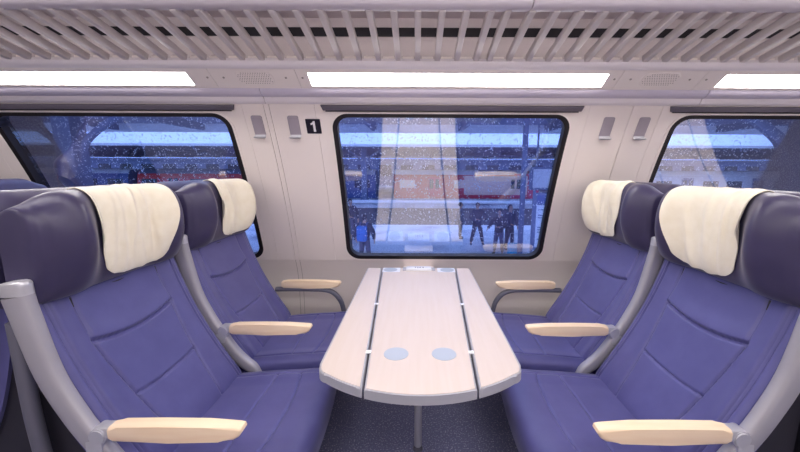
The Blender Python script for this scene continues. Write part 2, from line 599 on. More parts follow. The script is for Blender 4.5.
# small stops on the rear rail between the slats
bm = bmesh.new()
bm_box(bm, -0.026, 0.026, 0.006, 0.030, -0.002, 0.016, 0.003, 1)
stop0 = from_bm('rail_stop', bm, M['ceiling'], rack)
first = True
xs2 = sorted(xs)
for a, b in zip(xs2[:-1], xs2[1:]):
    if b - a < 0.08 or not -3.5 < a < 3.6:
        continue
    s = stop0 if first else stop0.copy()
    if not first:
        COL.objects.link(s)
    s.location = ((a + b) / 2, SB[0] - 1.7, SB[1] - 1.80)
    first = False

# panel behind the rack and ceiling
ceiling = struct(profile('ceiling', [(1.80, 1.80), (1.755, 1.80), (1.748, 1.84), (1.702, 1.985), (1.640, 2.010), (1.560, 2.045), (1.40, 2.10), (1.10, 2.16), (0.885, 2.17), (0.67, 2.16),
                          (0.37, 2.10), (0.2, 2.03), (0.06, 1.95), (0.04, 1.90), (-0.2, 1.90), (-0.2, 2.24), (1.9, 2.24), (1.9, 1.80)], X0, X1, M['ceilgrey']))
prism('vent_strip', [(X0, 0), (X1, 0), (X1, 0.036), (X0, 0.036)], 0, 0.004, M['darkstrip'], ceiling,
      to3=lambda x, t, d: (x, 1.7238 - t * 0.305 - d * 0.95 + 0.0, 1.916 + t * 0.952 - d * 0.3))
wall_front = struct(profile('wall_front', [(-0.5, 0.0), (-0.5, 0.74), (-0.16, 1.62), (-0.08, 1.70), (0.03, 1.78), (0.03, 1.95), (-0.3, 1.95), (-0.6, 0.74), (-0.6, 0)], X0, X1, M['wall']))
for k, (a, b) in enumerate(LIGHTS):
    t = thing('ceiling_light', ['left', 'middle', 'right'][k] + ' one of three long light strips across the aisle from the windows', 'light', ((a + b) / 2, -0.025, 1.742), 'light strips along the aisle side')
    q = [(-0.07, 1.712), (0.02, 1.776), (0.012, 1.788), (-0.078, 1.724)]
    profile('diffuser', [(y + 0.025 + 0.006, z - 1.742 - 0.008) for y, z in q], a - (a + b) / 2, b - (a + b) / 2, M['lamp'], t)
for k, (a, b) in enumerate(((-2.45, -0.75), (-0.60, 1.10), (1.25, 2.95))):
    h = (b - a) / 2
    t = thing('aisle_light', ['left', 'middle', 'right'][k] + ' one of three ceiling light strips running along the aisle', 'light', ((a + b) / 2, 0.885, 2.155), 'light strips on the aisle ceiling')
    box('housing', -h, h, -0.085, 0.085, -0.006, 0.02, M['trim'], t, 0.004)
    box('diffuser', -h + 0.02, h - 0.02, -0.045, 0.045, -0.012, -0.005, M['lamp'], t, 0.002)
wall_left = struct(box('wall_left', X0 - 0.05, X0, -0.6, 2.4, 0, 2.24, M['wall']))
wall_right = struct(box('wall_right', X1, X1 + 0.05, -0.6, 2.4, 0, 2.24, M['wall']))

# ------------------------------------------------------------------ seats
def front_x(z):
    return 0.287 - 0.594 * (z - 0.462) + 0.406 * (z - 0.462) * (z - 0.686)

def groove(d, w, depth):
    return -depth * np.exp(-(d / w) ** 2)

def backrest_pt(u, v, h):
    z = 0.722 + 0.292 * v
    x = front_x(z)
    sl = -0.594 + 0.406 * (2 * z - 0.462 - 0.686)
    n = 1 / np.sqrt(1 + sl ** 2)
    nx, nz = n, -sl * n
    T = 0.085 - 0.03 * smooth01(-0.4, 1.0, v)
    us = 0.64 - 0.20 * smooth01(0.35, -1.0, v) * 1.0
    us = 0.60 - 0.18 * np.clip((0.3 - v) / 1.3, 0, 1)
    bump = 0.012 * smooth01(0.62, 0.86, np.abs(u)) - 0.004 * smooth01(0.6, 0.0, np.abs(u))
    bump = bump + groove(np.abs(u) - us, 0.012, 0.008)
    bump = bump + groove(np.abs(u) - 0.84, 0.011, 0.008) + groove(np.abs(u) - 0.885, 0.009, 0.005)
    inside = smooth01(0.03, -0.01, np.abs(u) - us)
    vc = 0.32 - 0.075 * (1 - (u / 0.60) ** 2)
    bump = bump + inside * (groove(v - vc, 0.018, 0.011) + 0.006 * np.exp(-np.clip((v - vc - 0.05) / 0.12, 0, 9) ** 2) * (v > vc + 0.02))
    vl = -0.36 + 0.03 * (u / 0.5) ** 2
    bump = bump + inside * groove(v - vl, 0.013, 0.008)
    d = T * h + bump * np.clip(h * 1.2, 0, 1) ** 2 - T
    X = x + nx * d
    Z = z + nz * d
    X = np.maximum(X, 0.008 + 0.002 * h)
    Y = 0.284 * u
    return np.stack([X, Y, Z], -1)

def cushion_pt(u, v, h):
    # u across, v from the back (-1) to the knees (1)
    x = 0.475 + 0.262 * v
    x = x + 0.014 * (1 - u ** 2) * smooth01(0.2, 1.0, v)
    T = 0.135 - 0.018 * smooth01(0.3, -0.8, v)
    bump = 0.010 * smooth01(0.55, 0.85, np.abs(u)) + 0.012 * smooth01(0.2, 0.8, v)
    bump = bump + groove(np.abs(u) - 0.80, 0.012, 0.007)
    ins = smooth01(0.03, -0.01, np.abs(u) - 0.80)
    bump = bump + ins * (groove(v + 0.05 - 0.05 * (u / 0.8) ** 2, 0.014, 0.007) + groove(v - 0.44 + 0.07 * (u / 0.8) ** 2, 0.014, 0.007))
    Z = 0.325 + T * h + bump * np.clip(h * 1.2, 0, 1) ** 2
    # front face leans back under the knees
    X = x - 0.035 * (1 - h) * smooth01(0.6, 1.0, v)
    return np.stack([X, 0.286 * u, Z], -1)

HZ0, HZ1, HW = 0.962, 1.267, 0.287
def headrest_pt(u, v, h):
    z = (HZ0 + HZ1) / 2 + (HZ1 - HZ0) / 2 * v
    wing = smooth01(0.34, 0.66, np.abs(u)) - 0.75 * smooth01(0.66, 1.0, np.abs(u))
    vz = 0.50 + 0.50 * smooth01(-1.0, -0.05, v) - 0.30 * smooth01(0.1, 0.95, v)
    D = 0.093 + 0.006 * v + 0.060 * wing * vz
    D = D + groove(np.abs(u) - 0.93, 0.010, 0.009) + groove(np.abs(u) - 0.965, 0.008, 0.006)
    X = 0.006 + D * h
    up = smooth01(0.0, 1.0, v)
    z = z - up * (0.034 * smooth01(0.6, 1.0, np.abs(u)) ** 1.5 + 0.034 * np.clip(1 - h / 0.55, 0, 1) ** 2)
    return np.stack([X, HW * u, z], -1)

def arm_outline():
    # side view of the wooden pad, x from the joint to the tip
    return [(0.238, 0.612), (0.252, 0.603), (0.40, 0.601), (0.535, 0.605), (0.575, 0.609), (0.590, 0.618), (0.601, 0.634), (0.598, 0.643), (0.585, 0.646), (0.50, 0.6485), (0.38, 0.6495), (0.27, 0.648), (0.244, 0.645), (0.238, 0.638)]

def make_seat(sx, wall_arm):
    """sx = 1 faces +X (origin on the floor under the back of the seat), -1 faces -X"""
    flip = sx < 0
    root = thing('train_seat', 'seat', 'seat')
    pillow('cushion', 110, 116, 9, 5, cushion_pt, M['seat'], root, flip=not flip if False else (not flip), sx=sx)
    pillow('backrest', 130, 150, 9, 10, backrest_pt, M['seat'], root, flip=flip, sx=sx)
    pillow('headrest', 72, 48, 7, 4.2, headrest_pt, M['headrest'], root, flip=flip, sx=sx)
    S = lambda pts, y: [(sx * p[0], y, p[1]) for p in pts]
    yf = -0.305
    path = spline([(0.052, 1.005), (0.062, 0.95), (0.098, 0.79), (0.152, 0.665), (0.195, 0.592), (0.245, 0.515), (0.29, 0.465), (0.325, 0.435), (0.345, 0.395)], 40)
    rx = list(np.interp(np.linspace(0, 1, len(path)), [0, 0.3, 0.75, 1], [0.033, 0.029, 0.026, 0.02]))
    fr = swept('side_frame', S(path, yf), rx, 0.021, M['silver'], root, n=20, p=3.2)
    cp = spline([(0.050, 1.045), (0.0505, 1.041), (0.051, 1.03), (0.052, 1.008)], 8)
    swept('end_cap', S(cp, yf), [0.010, 0.022, 0.030] + [0.033] * (len(cp) - 3), [0.008, 0.016, 0.020] + [0.021] * (len(cp) - 3), M['chrome'], fr, n=20, p=3.2)
    # armrest: joint + wooden pad
    bm = bmesh.new()
    bmesh.ops.create_cone(bm, cap_ends=True, segments=24, radius1=0.024, radius2=0.024, depth=0.044,
                          matrix=Matrix.Translation((sx * 0.214, yf, 0.618)) @ Matrix.Rotation(math.pi / 2, 4, 'X'))
    bmesh.ops.bevel(bm, geom=[e for e in bm.edges if len(e.link_faces) == 2 and any(len(f.verts) > 6 for f in e.link_faces)], offset=0.004, segments=2, affect='EDGES')
    xa, xb = sorted((sx * 0.212, sx * 0.250))
    bm_box(bm, xa, xb, yf - 0.017, yf + 0.017, 0.612, 0.644, 0.005, 2)
    bm_box(bm, *sorted((sx * 0.178, sx * 0.226)), yf - 0.022, yf + 0.020, 0.560, 0.612, 0.008, 2)
    from_bm('armrest_joint', bm, M['chrome'], root)
    def pad(yc, name='armrest'):
        bm = bmesh.new()
        ol = arm_outline()
        A = [bm.verts.new((sx * x, yc - 0.019, z)) for x, z in ol]
        B = [bm.verts.new((sx * x, yc + 0.019, z)) for x, z in ol]
        n = len(ol)
        f1 = bm.faces.new(A)
        f2 = bm.faces.new(list(reversed(B)))
        for i in range(n):
            j = (i + 1) % n
            bm.faces.new((A[j], A[i], B[i], B[j]))
        bmesh.ops.bevel(bm, geom=list(f1.edges) + list(f2.edges), offset=0.008, segments=3, profile=0.5, affect='EDGES')
        from_bm(name, bm, M['wood'], root)
    pad(yf)
    if wall_arm:
        pad(0.305)
        bp = spline([(0.20, 0.592), (0.30, 0.594), (0.42, 0.593), (0.50, 0.589), (0.55, 0.572), (0.585, 0.535), (0.605, 0.49), (0.615, 0.42), (0.617, 0.33)], 32)
        swept('armrest_bracket', S(bp, 0.305), 0.013, 0.018, M['greyframe'], root, n=14, p=3)
    # supports
    pp = spline([(0.021, 0.93), (0.0215, 0.78), (0.023, 0.66), (0.030, 0.55), (0.040, 0.40), (0.046, 0.25), (0.048, 0.0)], 24)
    if sx > 0:
        swept('support_post', S(pp, -0.296), 0.0185, 0.016, M['greyframe'], root, n=14, p=2.6)
    prism('back_shell', [(0.010, 0.95), (0.045, 0.95), (0.10, 0.72), (0.17, 0.56), (0.22, 0.40), (0.20, 0.12), (0.10, 0.12), (0.012, 0.5)], -0.272, 0.272, M['shell'], root,
          to3=lambda x, y, d: (sx * x, d, y), bev=0.008)
    xa, xb = sorted((sx * 0.16, sx * 0.58))
    box('pedestal', xa, xb, -0.19, 0.19, 0.0, 0.335, M['shell'], root, 0.02)
    return root

def make_cover(sx, seed, shift=0.1):
    """cream cloth over the headrest: follows its surface, a little proud, with soft folds"""
    r = np.random.RandomState(seed)
    na, nb = 64, 70
    a = np.linspace(-1, 1, na)
    b = np.linspace(0, 1, nb)
    Apar, Bpar = np.meshgrid(a, b)
    # b: 0 = lower hem on the front, 1 = hem behind the top
    p = 4.2
    th = np.where(Bpar < 0.82, 0, 0)
    vfront = -0.80 + 1.68 * np.clip(Bpar / 0.74, 0, 1)
    thtop0 = math.asin(0.88 ** (p / 2))
    thtop = thtop0 + (math.pi / 2 * 0.985 - thtop0) * np.clip((Bpar - 0.74) / 0.26, 0, 1)
    v = np.where(Bpar < 0.74, vfront, np.sin(thtop) ** (2 / p))
    # hem corners rounded, width narrower at the foot
    half = 0.42 + 0.125 * smooth01(0.0, 0.6, Bpar) - 0.02 * smooth01(0.7, 1.0, Bpar)
    corner = np.clip((0.10 - Bpar) / 0.10, 0, 1)
    half = half - 0.11 * corner ** 2.2
    u = Apar * half + shift
    v = v - 0.05 * (1 - Apar ** 2) * (1 - smooth01(0.0, 0.5, Bpar))
    hv = np.maximum(0, 1 - np.abs(v) ** p) ** (1 / p)
    hu = np.maximum(0, 1 - np.abs(u) ** 7) ** (1 / 7)
    P = headrest_pt(u, v, hu * hv)
    # the cloth spans the hollow between the wings instead of following it fully
    du = np.gradient(P, axis=1)
    dv = np.gradient(P, axis=0)
    N = np.cross(du, dv)
    N /= np.linalg.norm(N, axis=-1, keepdims=True) + 1e-9
    if N[nb // 3, na // 2, 0] < 0:
        N = -N
    fold = np.zeros_like(u)
    for k in range(9):
        c0 = r.uniform(-0.5, 0.5)
        tilt = r.uniform(-0.3, 0.3)
        wd = r.uniform(0.03, 0.07)
        am = r.uniform(0.006, 0.015)
        b0 = r.uniform(0.15, 0.6)
        fold += am * np.exp(-((u - c0 - tilt * (Bpar - 0.4)) / wd) ** 2) * np.exp(-((Bpar - b0) / 0.4) ** 2)
    edge = np.clip((1 - np.abs(Apar)) * 14, 0, 1) * np.clip(Bpar * 22, 0, 1)
    off = 0.004 + fold
    P = P + N * off[..., None]
    Q = P - N * 0.0025
    allP = np.concatenate([P.reshape(-1, 3), Q.reshape(-1, 3)])
    allP[:, 0] *= sx
    F = []
    n = na * nb
    for i in range(nb - 1):
        for j in range(na - 1):
            k = i * na + j
            F.append((k, k + 1, k + na + 1, k + na))
            F.append((n + k, n + k + na, n + k + na + 1, n + k + 1))
    ring = list(range(na)) + [i * na + na - 1 for i in range(1, nb)] + [(nb - 1) * na + j for j in range(na - 2, -1, -1)] + [i * na for i in range(nb - 2, 0, -1)]
    for i in range(len(ring)):
        x, y = ring[i], ring[(i + 1) % len(ring)]
        F.append((y, x, n + x, n + y))
    return link_mesh('headrest_cover', allP, F, M['cloth'], None, sharp=70, flip=sx < 0)

NEAR, FAR = 1.165, 1.785
XL, XR = -1.064, 1.084
A0 = make_seat(1, False)
A1 = make_seat(1, True)
B0 = make_seat(-1, False)
B1 = make_seat(-1, True)
def place(o, x, y, label, group=None):
    o.location = (x, y, 0)
    o['label'] = label
    if group:
        o['group'] = group
    elif 'group' in o:
        del o['group']
    return o
G4 = 'violet seats around the table'
place(A0, XL, NEAR, 'violet leather seat nearest at left, facing the table from the aisle', G4)
place(A1, XL, FAR, 'violet leather window seat left of the table, beside the left pillar', G4)
place(B0, XR, NEAR, 'violet leather seat nearest at right, facing the table from the aisle', G4)
place(B1, XR, FAR, 'violet leather window seat right of the table, beside the right pillar', G4)
GB = 'seats standing back to back behind the table seats'
place(copy_tree(B0), XL - 0.004, NEAR, 'seat back to back with the nearest left seat, mostly hidden', GB)
place(copy_tree(B1), XL - 0.004, FAR, 'seat back to back with the left window seat, only its headrest showing', GB)
place(copy_tree(A0), XR + 0.004, NEAR, 'seat back to back with the nearest right seat, mostly hidden', GB)
place(copy_tree(A1), XR + 0.004, FAR, 'seat back to back with the right window seat, only its headrest showing', GB)
place(copy_tree(B1), XL - 1.07, FAR, 'blue seat back one row further left, at the left frame edge below the window', GB)

cov = 'cream headrest covers'
for sx, X, Y, seed, sh_, lab in ((1, XL, NEAR, 3, 0.1, 'creased cream cloth headrest cover on the nearest left seat'),
                            (1, XL, FAR, 5, 0.28, 'cream cloth headrest cover on the left window seat'),
                            (-1, XR, NEAR, 8, 0.1, 'creased cream cloth headrest cover on the nearest right seat'),
                            (-1, XR, FAR, 11, 0.28, 'cream cloth headrest cover on the right window seat')):
    c = make_cover(sx, seed, sh_)
    c.location = (X, Y, 0)
    tag(c, lab, 'headrest cover', cov)

# ------------------------------------------------------------------ table
TX = 0.012
def make_table():
    t = thing('folding_table', 'pale maple table with two hinged flaps between the facing seats', 'table', (TX, 0, 0))
    ZT = 0.72
    HWD = 0.316
    ARC = 0.454
    arc = lambda x: 0.877 + ARC - math.sqrt(ARC * ARC - x * x)
    YB = 2.128
    sb, sf = 0.226, 0.162
    g = 0.003
    ysf = arc(sf)
    def seamx(y):
        return sb + (sf - sb) * (YB - y) / (YB - ysf)
    centre = [(-sb + g, YB), ] + [(x, arc(x)) for x in np.linspace(-sf + g, sf - g, 25)] + [(sb - g, YB)]
    def flap(s):
        pts = [(s * (sb + g), YB), (s * (sf + g), arc(sf + g))]
        for x in np.linspace(sf + 0.02, 0.285, 8):
            pts.append((s * x, arc(x)))
        y0 = arc(0.285)
        for q in (0.2, 0.4, 0.6, 0.8, 1.0):
            a = q * math.pi / 2
            pts.append((s * (0.285 + 0.031 * math.sin(a * 0.98)), y0 + 0.012 * q + 0.042 * (1 - math.cos(a))))
        pts.append((s * HWD, y0 + 0.09))
        pts += [(s * HWD, YB)]
        return pts
    def inset(pts, d):
        n = len(pts)
        out = []
        A = sum(pts[i][0] * pts[(i + 1) % n][1] - pts[(i + 1) % n][0] * pts[i][1] for i in range(n))
        sg = 1 if A > 0 else -1
        for i in range(n):
            p0, p1, p2 = (np.array(pts[i - 1]), np.array(pts[i]), np.array(pts[(i + 1) % n]))
            e1 = (p1 - p0) / np.linalg.norm(p1 - p0)
            e2 = (p2 - p1) / np.linalg.norm(p2 - p1)
            n1 = np.array((-e1[1], e1[0])) * sg
            n2 = np.array((-e2[1], e2[0])) * sg
            m = (n1 + n2)
            m = m / (1 + n1 @ n2)
            out.append(tuple(p1 + m * d))
        return out
    def board(name, pts):
        b = prism(name, pts, ZT - 0.030, ZT - 0.0015, M['tableedge'], t, bev=0.006, seg=3)
        prism('veneer', inset(pts, 0.006), ZT - 0.004, ZT, M['tablewood'], b, bev=0.0012, seg=1)
        return b
    board('centre_board', centre)
    for s in (-1, 1):
        board('flap', flap(s))
        for y in (1.109, 1.535):
            x = s * seamx(y)
            box('hinge', x - 0.009, x + 0.009, y - 0.010, y + 0.010, ZT - 0.003, ZT + 0.0015, M['plate'], t, 0.001, 1)
        box('flap_support', *sorted((s * 0.12, s * 0.28)), 1.50, 1.54, ZT - 0.055, ZT - 0.030, M['greyframe'], t, 0.004)
        d = prism('cup_disc', circle(s * 0.0795, 1.096, 0.041, 36), ZT - 0.002, ZT + 0.0012, M['disc'], t, bev=0.0008, seg=1)
        d2 = prism('cup_disc', circle(s * 0.171, 2.080, 0.041, 36), ZT - 0.002, ZT + 0.0022, M['disc'], t, bev=0.0008, seg=1)
        prism('inlay', rrect(*sorted((s * 0.112, s * 0.219)), 2.036, 2.124, 0.006, 4), ZT - 0.002, ZT + 0.0011, M['plate'], t, bev=0.0006, seg=1)
    pb = box('socket_box', -0.076, 0.076, 2.060, 2.124, ZT - 0.002, ZT + 0.013, M['plate'], t, 0.005)
    for x in (-0.020, -0.006, 0.008, 0.026):
        box('button', x - 0.004, x + 0.004, 2.084, 2.094, ZT + 0.012, ZT + 0.0145, M['cassette'], pb, 0.0008, 1)
    for s in (-1, 1):
        box('box_end', *sorted((s * 0.076, s * 0.098)), 2.064, 2.120, ZT - 0.002, ZT + 0.006, M['tableedge'], t, 0.003)
    bm = bmesh.new()
    bmesh.ops.create_cone(bm, cap_ends=True, segments=28, radius1=0.0175, radius2=0.0175, depth=0.69, matrix=Matrix.Translation((-0.003, 1.51, 0.345)))
    from_bm('leg', bm, M['chrome'], t)
    bm = bmesh.new()
    bmesh.ops.create_cone(bm, cap_ends=True, segments=28, radius1=0.024, radius2=0.0178, depth=0.02, matrix=Matrix.Translation((-0.003, 1.51, 0.01)))
    from_bm('leg_collar', bm, M['greyframe'], t)
    box('wall_bracket', -0.10, 0.10, 2.06, 2.324, ZT - 0.09, ZT - 0.034, M['wall'], t, 0.005)
    box('under_beam', -0.05, 0.05, 1.2, 2.1, ZT - 0.06, ZT - 0.030, M['greyframe'], t, 0.004)
    return t
table = make_table()
t2 = copy_tree(table)
t2.location = (2.17, 0, 0)
t2['label'] = 'pale folding table of the next bay, seen only mirrored in the right window'

# ------------------------------------------------------------------ coat hooks and number sign
def make_hook(x, sk, label):
    o3 = np.array(W3(x, 0.86, 0))
    h = thing('coat_hook', label, 'coat hook', tuple(o3), 'folding coat hooks on the pillars')
    Q3 = lambda x_, s, d: tuple(np.array(W3(x + x_, 0.86 + s, d)) - o3)
    prism('back_plate', rrect(-0.029, 0.029, -0.05, 0.062, 0.010, 4), -0.001, 0.005, M['hookgrey'], h, to3=Q3, bev=0.0015)
    prism('flap', rrect(-0.023, 0.023, -0.046, 0.050, 0.006, 3), 0.005, 0.0075, M['hookgrey'], h, to3=Q3, bev=0.001)
    path = [Q3(0, s, d) for s, d in ((-0.040, 0.006), (-0.050, 0.010), (-0.054, 0.018), (-0.050, 0.026), (-0.044, 0.029))]
    swept('hook', path, 0.0035, 0.030, M['chrome'], h, side=(1, 0, 0), n=12, p=3)
    return h
make_hook(-0.852, 0, 'grey folding coat hook on left pillar, farther from the number sign')
make_hook(-0.660, 0, 'grey folding coat hook on left pillar, right beside the number sign')
make_hook(1.015, 0, 'grey folding coat hook on right pillar, nearer the middle window')
make_hook(1.203, 0, 'grey folding coat hook on right pillar, nearer the right window')
o3 = np.array(W3(-0.557, 0.865, 0))
sg = thing('number_sign', 'black square sign with white number 1 left of middle window', 'sign', tuple(o3))
Q3 = lambda x_, s, d: tuple(np.array(W3(-0.557 + x_, 0.865 + s, d)) - o3)
prism('sign_plate', rrect(-0.039, 0.039, -0.040, 0.040, 0.003, 3), -0.001, 0.002, M['signblack'], sg, to3=Q3)
prism('numeral', [(-0.002, -0.029), (0.010, -0.029), (0.010, 0.029), (0.001, 0.029), (-0.003, 0.023), (-0.008, 0.019), (-0.014, 0.017), (-0.014, 0.008), (-0.008, 0.009), (-0.002, 0.012)], 0.002, 0.0028, M['white'], sg, to3=Q3)

# ------------------------------------------------------------------ outside: station
GZ = -1.9
ground = struct(box('ground', -90, 90, 4.0, 120, GZ - 1.2, GZ - 0.76, M['trench']))
platform = struct(bpy.data.objects.new('trim_3', None))
platform.name = 'ground_platform'
COL.objects.link(platform)
box('platform_slab', -90, 90, 6.0, 20.0, GZ - 0.76, GZ, M['platform'], platform, 0.03)
box('edge_stone', -90, 90, 19.7, 20.1, GZ - 0.3, GZ + 0.015, M['fascia'], platform, 0.02)
far_pl = struct(bpy.data.objects.new('ground_far_platform', None))
COL.objects.link(far_pl)
box('platform_slab', -90, 90, 35.5, 38.2, GZ - 0.76, GZ, M['platform'], far_pl, 0.03)
box('edge_stone', -90, 90, 35.3, 35.7, GZ - 0.25, GZ + 0.02, M['snow'], far_pl, 0.02)
box('platform_slab', -90, 90, 44.0, 66.0, GZ - 0.76, GZ, M['platform'], far_pl, 0.03)

backdrop = thing('added_building', 'long low blue-grey building added to darken the horizon far behind the trains', 'building', (0, 72, GZ))  # added backdrop, darkens the bright sky strip low behind the trains
box('wall', -85, 85, -2, 2, 0, 4.6, M['steel'], backdrop)
box('roof', -86, 86, -2.6, 2.6, 4.6, 4.95, M['roofdark'], backdrop)
for k in range(40):
    box('window', -83 + k * 4.2, -80.6 + k * 4.2, -2.06, -1.98, 1.6, 3.8, M['darkglass'], backdrop)

def canopy(name, label, x0, x1, y0, y1, z, joists, fz):
    t = thing(name, label, 'canopy', ((x0 + x1) / 2, (y0 + y1) / 2, z))
    cx, cy = (x0 + x1) / 2, (y0 + y1) / 2
    hx, hy = (x1 - x0) / 2, (y1 - y0) / 2
    box('roof_deck', -hx, hx, -hy, hy, 0.0, 0.14, M['roofdark'], t)
    box('snow_cover', -hx, hx, -hy + 0.05, hy - 0.05, 0.141, 0.24, M['snow'], t, 0.03)
    box('fascia', -hx, hx, hy - 0.02, hy + 0.08, -fz, 0.10, M['fascia'], t, 0.01)
    box('fascia', -hx, hx, -hy - 0.08, -hy + 0.02, -0.02, 0.12, M['fascia'], t, 0.01)
    n = joists
    for k in range(n):
        x = -hx + (k + 0.5) * 2 * hx / n
        box('rafter', x - 0.09, x + 0.09, -hy, hy, -0.28, 0.0, M['roofdark'], t)
    return t
near_can = canopy('platform_canopy', 'dark platform canopy with pale front edge over the waiting people', -45, 45, 7.5, 16.0, 3.20, 24, 0.36)
far_can = canopy('platform_canopy', 'distant snow-topped canopy above the red train', -70, 70, 34.0, 64.0, 3.30, 30, 0.32)

def column(x, y, w, label, arms=True, top=3.2):
    t = thing('canopy_column', label, 'column', (x, y, GZ))
    H = top - GZ
    box('shaft', -w / 2, w / 2, -w / 2, w / 2, 0.0, H, M['steel'], t, 0.03)
    box('foot', -w * 0.75, w * 0.75, -w * 0.75, w * 0.75, 0.0, 0.12, M['steel'], t, 0.02)
    if arms:
        for s in (-1, 1):
            swept('brace', spline([(s * w * 0.3, 0, H - 1.9), (s * 0.55, 0, H - 1.0), (s * 1.6, 0, H - 0.25), (s * 2.2, 0, H - 0.05)], 16), 0.10, 0.10, M['steel'], t, n=8, p=4)
    return t
column(-11.9, 12.5, 0.62, 'broad blue-grey canopy column seen through the left window')
column(-5.4, 36.6, 0.55, 'canopy column far off behind the people at the middle window', top=3.3)
column(3.62, 12.2, 0.16, 'slim canopy post beside the timetable board', arms=False)
column(11.9, 11.5, 0.30, 'canopy column seen through the right window, left of two')
column(13.6, 12.8, 0.34, 'canopy column seen through the right window, right of two')

def railcar(name, label, x0, x1, y, body, roof, doors, nose=None, bands=(), glass=None):
    cx = (x0 + x1) / 2
    t = thing(name, label, 'train', (cx, y, GZ - 0.7))
    hx = (x1 - x0) / 2
    ol = [(-1.4, 0.45), (1.4, 0.45), (1.45, 1.2), (1.42, 2.6), (1.25, 3.2), (0.85, 3.55), (0, 3.7), (-0.85, 3.55), (-1.25, 3.2), (-1.42, 2.6), (-1.45, 1.2)]
    profile('body', ol, -hx, hx, body, t)
    profile('roof', [(-1.30, 3.2), (-0.87, 3.58), (0, 3.74), (0.87, 3.58), (1.30, 3.2)], -hx + 0.1, hx - 0.1, roof, t)
    n = max(2, int(2 * hx / 2.6))
    for k in range(n):
        x = -hx + (k + 0.5) * 2 * hx / n
        if k % 3 == 1 and doors is not None:
            d = box('door', x - 0.65, x + 0.65, -1.49, -1.44, 0.75, 2.95, doors, t, 0.02)
            for s in (-1, 1):
                box('door_pane', *sorted((x + s * 0.12, x + s * 0.52)), -1.505, -1.485, 1.7, 2.7, M['darkglass'], d)
        else:
            box('window', x - 0.85, x + 0.85, -1.475, -1.42, 1.75, 2.62, glass or M['darkglass'], t, 0.02)
    for a, b, z0, z1, m in bands:
        box('side_panel', a - cx, b - cx, -1.50, -1.43, z0, z1, m, t, 0.02)
    for s in (-1, 1):
        box('bogie', s * hx * 0.66 - 1.3, s * hx * 0.66 + 1.3, -1.1, 1.1, 0.0, 0.5, M['bogie'], t, 0.05)
    if nose:
        prism('cab_nose', [(hx - 0.02, 0.45), (hx + 1.05, 0.6), (hx + 1.15, 1.6), (hx + 0.85, 2.7), (hx + 0.3, 3.4), (hx - 0.02, 3.6)], -1.38, 1.38, nose, t, to3=lambda x, z, d: (x, d, z), bev=0.12)
    return t
railcar('railcar', 'red railcar with salmon side panel and magenta nose across the tracks', -2.6, 12.4, 41.0, M['red'], M['trainwhite'], M['magenta'], M['magenta'],
        bands=((5.2, 12.2, 1.0, 3.1, M['salmon']), (10.7, 12.3, 3.1, 3.35, M['magenta'])), glass=M['salmon'])
railcar('railcar', 'dull red coach low behind the left window', -31.0, -17.5, 41.0, M['red'], M['roofdark'], M['red'])
railcar('railcar', 'blue railcar with red doors behind the left window', -52.0, -32.0, 41.0, M['trainblue'], M['snow'], M['red'])
railcar('railcar', 'pale blue and white railcar behind the right window', 26.0, 52.0, 41.0, M['trainwhite'], M['snow'], M['trainblue'])
railcar('railcar', 'dark blue coach left of the red railcar in the middle window', -16.5, -4.6, 41.0, M['trainblue'], M['snow'], M['trainwhite'])

# timetable board
tb = thing('timetable_board', 'glazed timetable board with white sheets beside the slim canopy post', 'notice board', (4.28, 11.6, GZ))
for s in (-1, 1):
    box('post', s * 0.46 - 0.04, s * 0.46 + 0.04, -0.04, 0.04, 0, 2.55, M['steel'], tb, 0.01)
box('case', -0.44, 0.44, -0.06, 0.06, 0.55, 2.45, M['steel'], tb, 0.02)
sh = box('sheet', -0.38, 0.38, -0.068, -0.058, 0.65, 2.05, M['white'], tb)
box('header_strip', -0.38, 0.38, -0.069, -0.058, 2.10, 2.38, M['trainblue'], tb)
for z, w in ((1.88, 0.36), (1.70, 0.40), (1.62, 0.34), (1.30, 0.30), (1.22, 0.38), (1.14, 0.26), (0.90, 0.40)):
    box('text_line', -0.32, -0.32 + 1.5 * w, -0.071, -0.066, z, z + 0.035, M['steel'], sh)
# information screen
sc2 = thing('information_screen', 'hanging platform information screen right of the red railcar', 'screen', (5.15, 14.0, 0.95))
box('case', -0.75, 0.75, -0.12, 0.12, -0.45, 0.45, M['steel'], sc2, 0.03)
box('screen', -0.66, 0.66, -0.13, -0.11, -0.36, 0.36, M['fascia'], sc2)
for s in (-1, 1):
    box('hanger', s * 0.5 - 0.03, s * 0.5 + 0.03, -0.03, 0.03, 0.45, 2.24, M['steel'], sc2)

# ------------------------------------------------------------------ people on the platform
def skin_obj(name, chains, mat, parent, levels=1):
    """chains: lists of (point, radius); a chain may start at ('@', chain index, vertex index)"""
    bm_v, bm_e, rad = [], [], []
    idx = []
    for ch in chains:
        ids = []
        for it in ch:
            if it[0] == '@':
                ids.append(idx[it[1]][it[2]])
            else:
                bm_v.append(it[0])
                rad.append(it[1])
                ids.append(len(bm_v) - 1)
        for a, b in zip(ids[:-1], ids[1:]):
            bm_e.append((a, b))
        idx.append(ids)
    me = bpy.data.meshes.new(name)
    me.from_pydata(bm_v, bm_e, [])
    me.materials.append(mat)
    o = bpy.data.objects.new(name, me)
    COL.objects.link(o)
    o.parent = parent
    sk = o.modifiers.new('skin', 'SKIN')
    for i, r_ in enumerate(rad):
        d = me.skin_vertices[0].data[i]
        d.radius = r_ if isinstance(r_, tuple) else (r_, r_)
        d.use_root = (i == 0)
    sk.use_smooth_shade = True
    sb_ = o.modifiers.new('subdivision', 'SUBSURF')
    sb_.levels = levels
    sb_.render_levels = levels
    return o

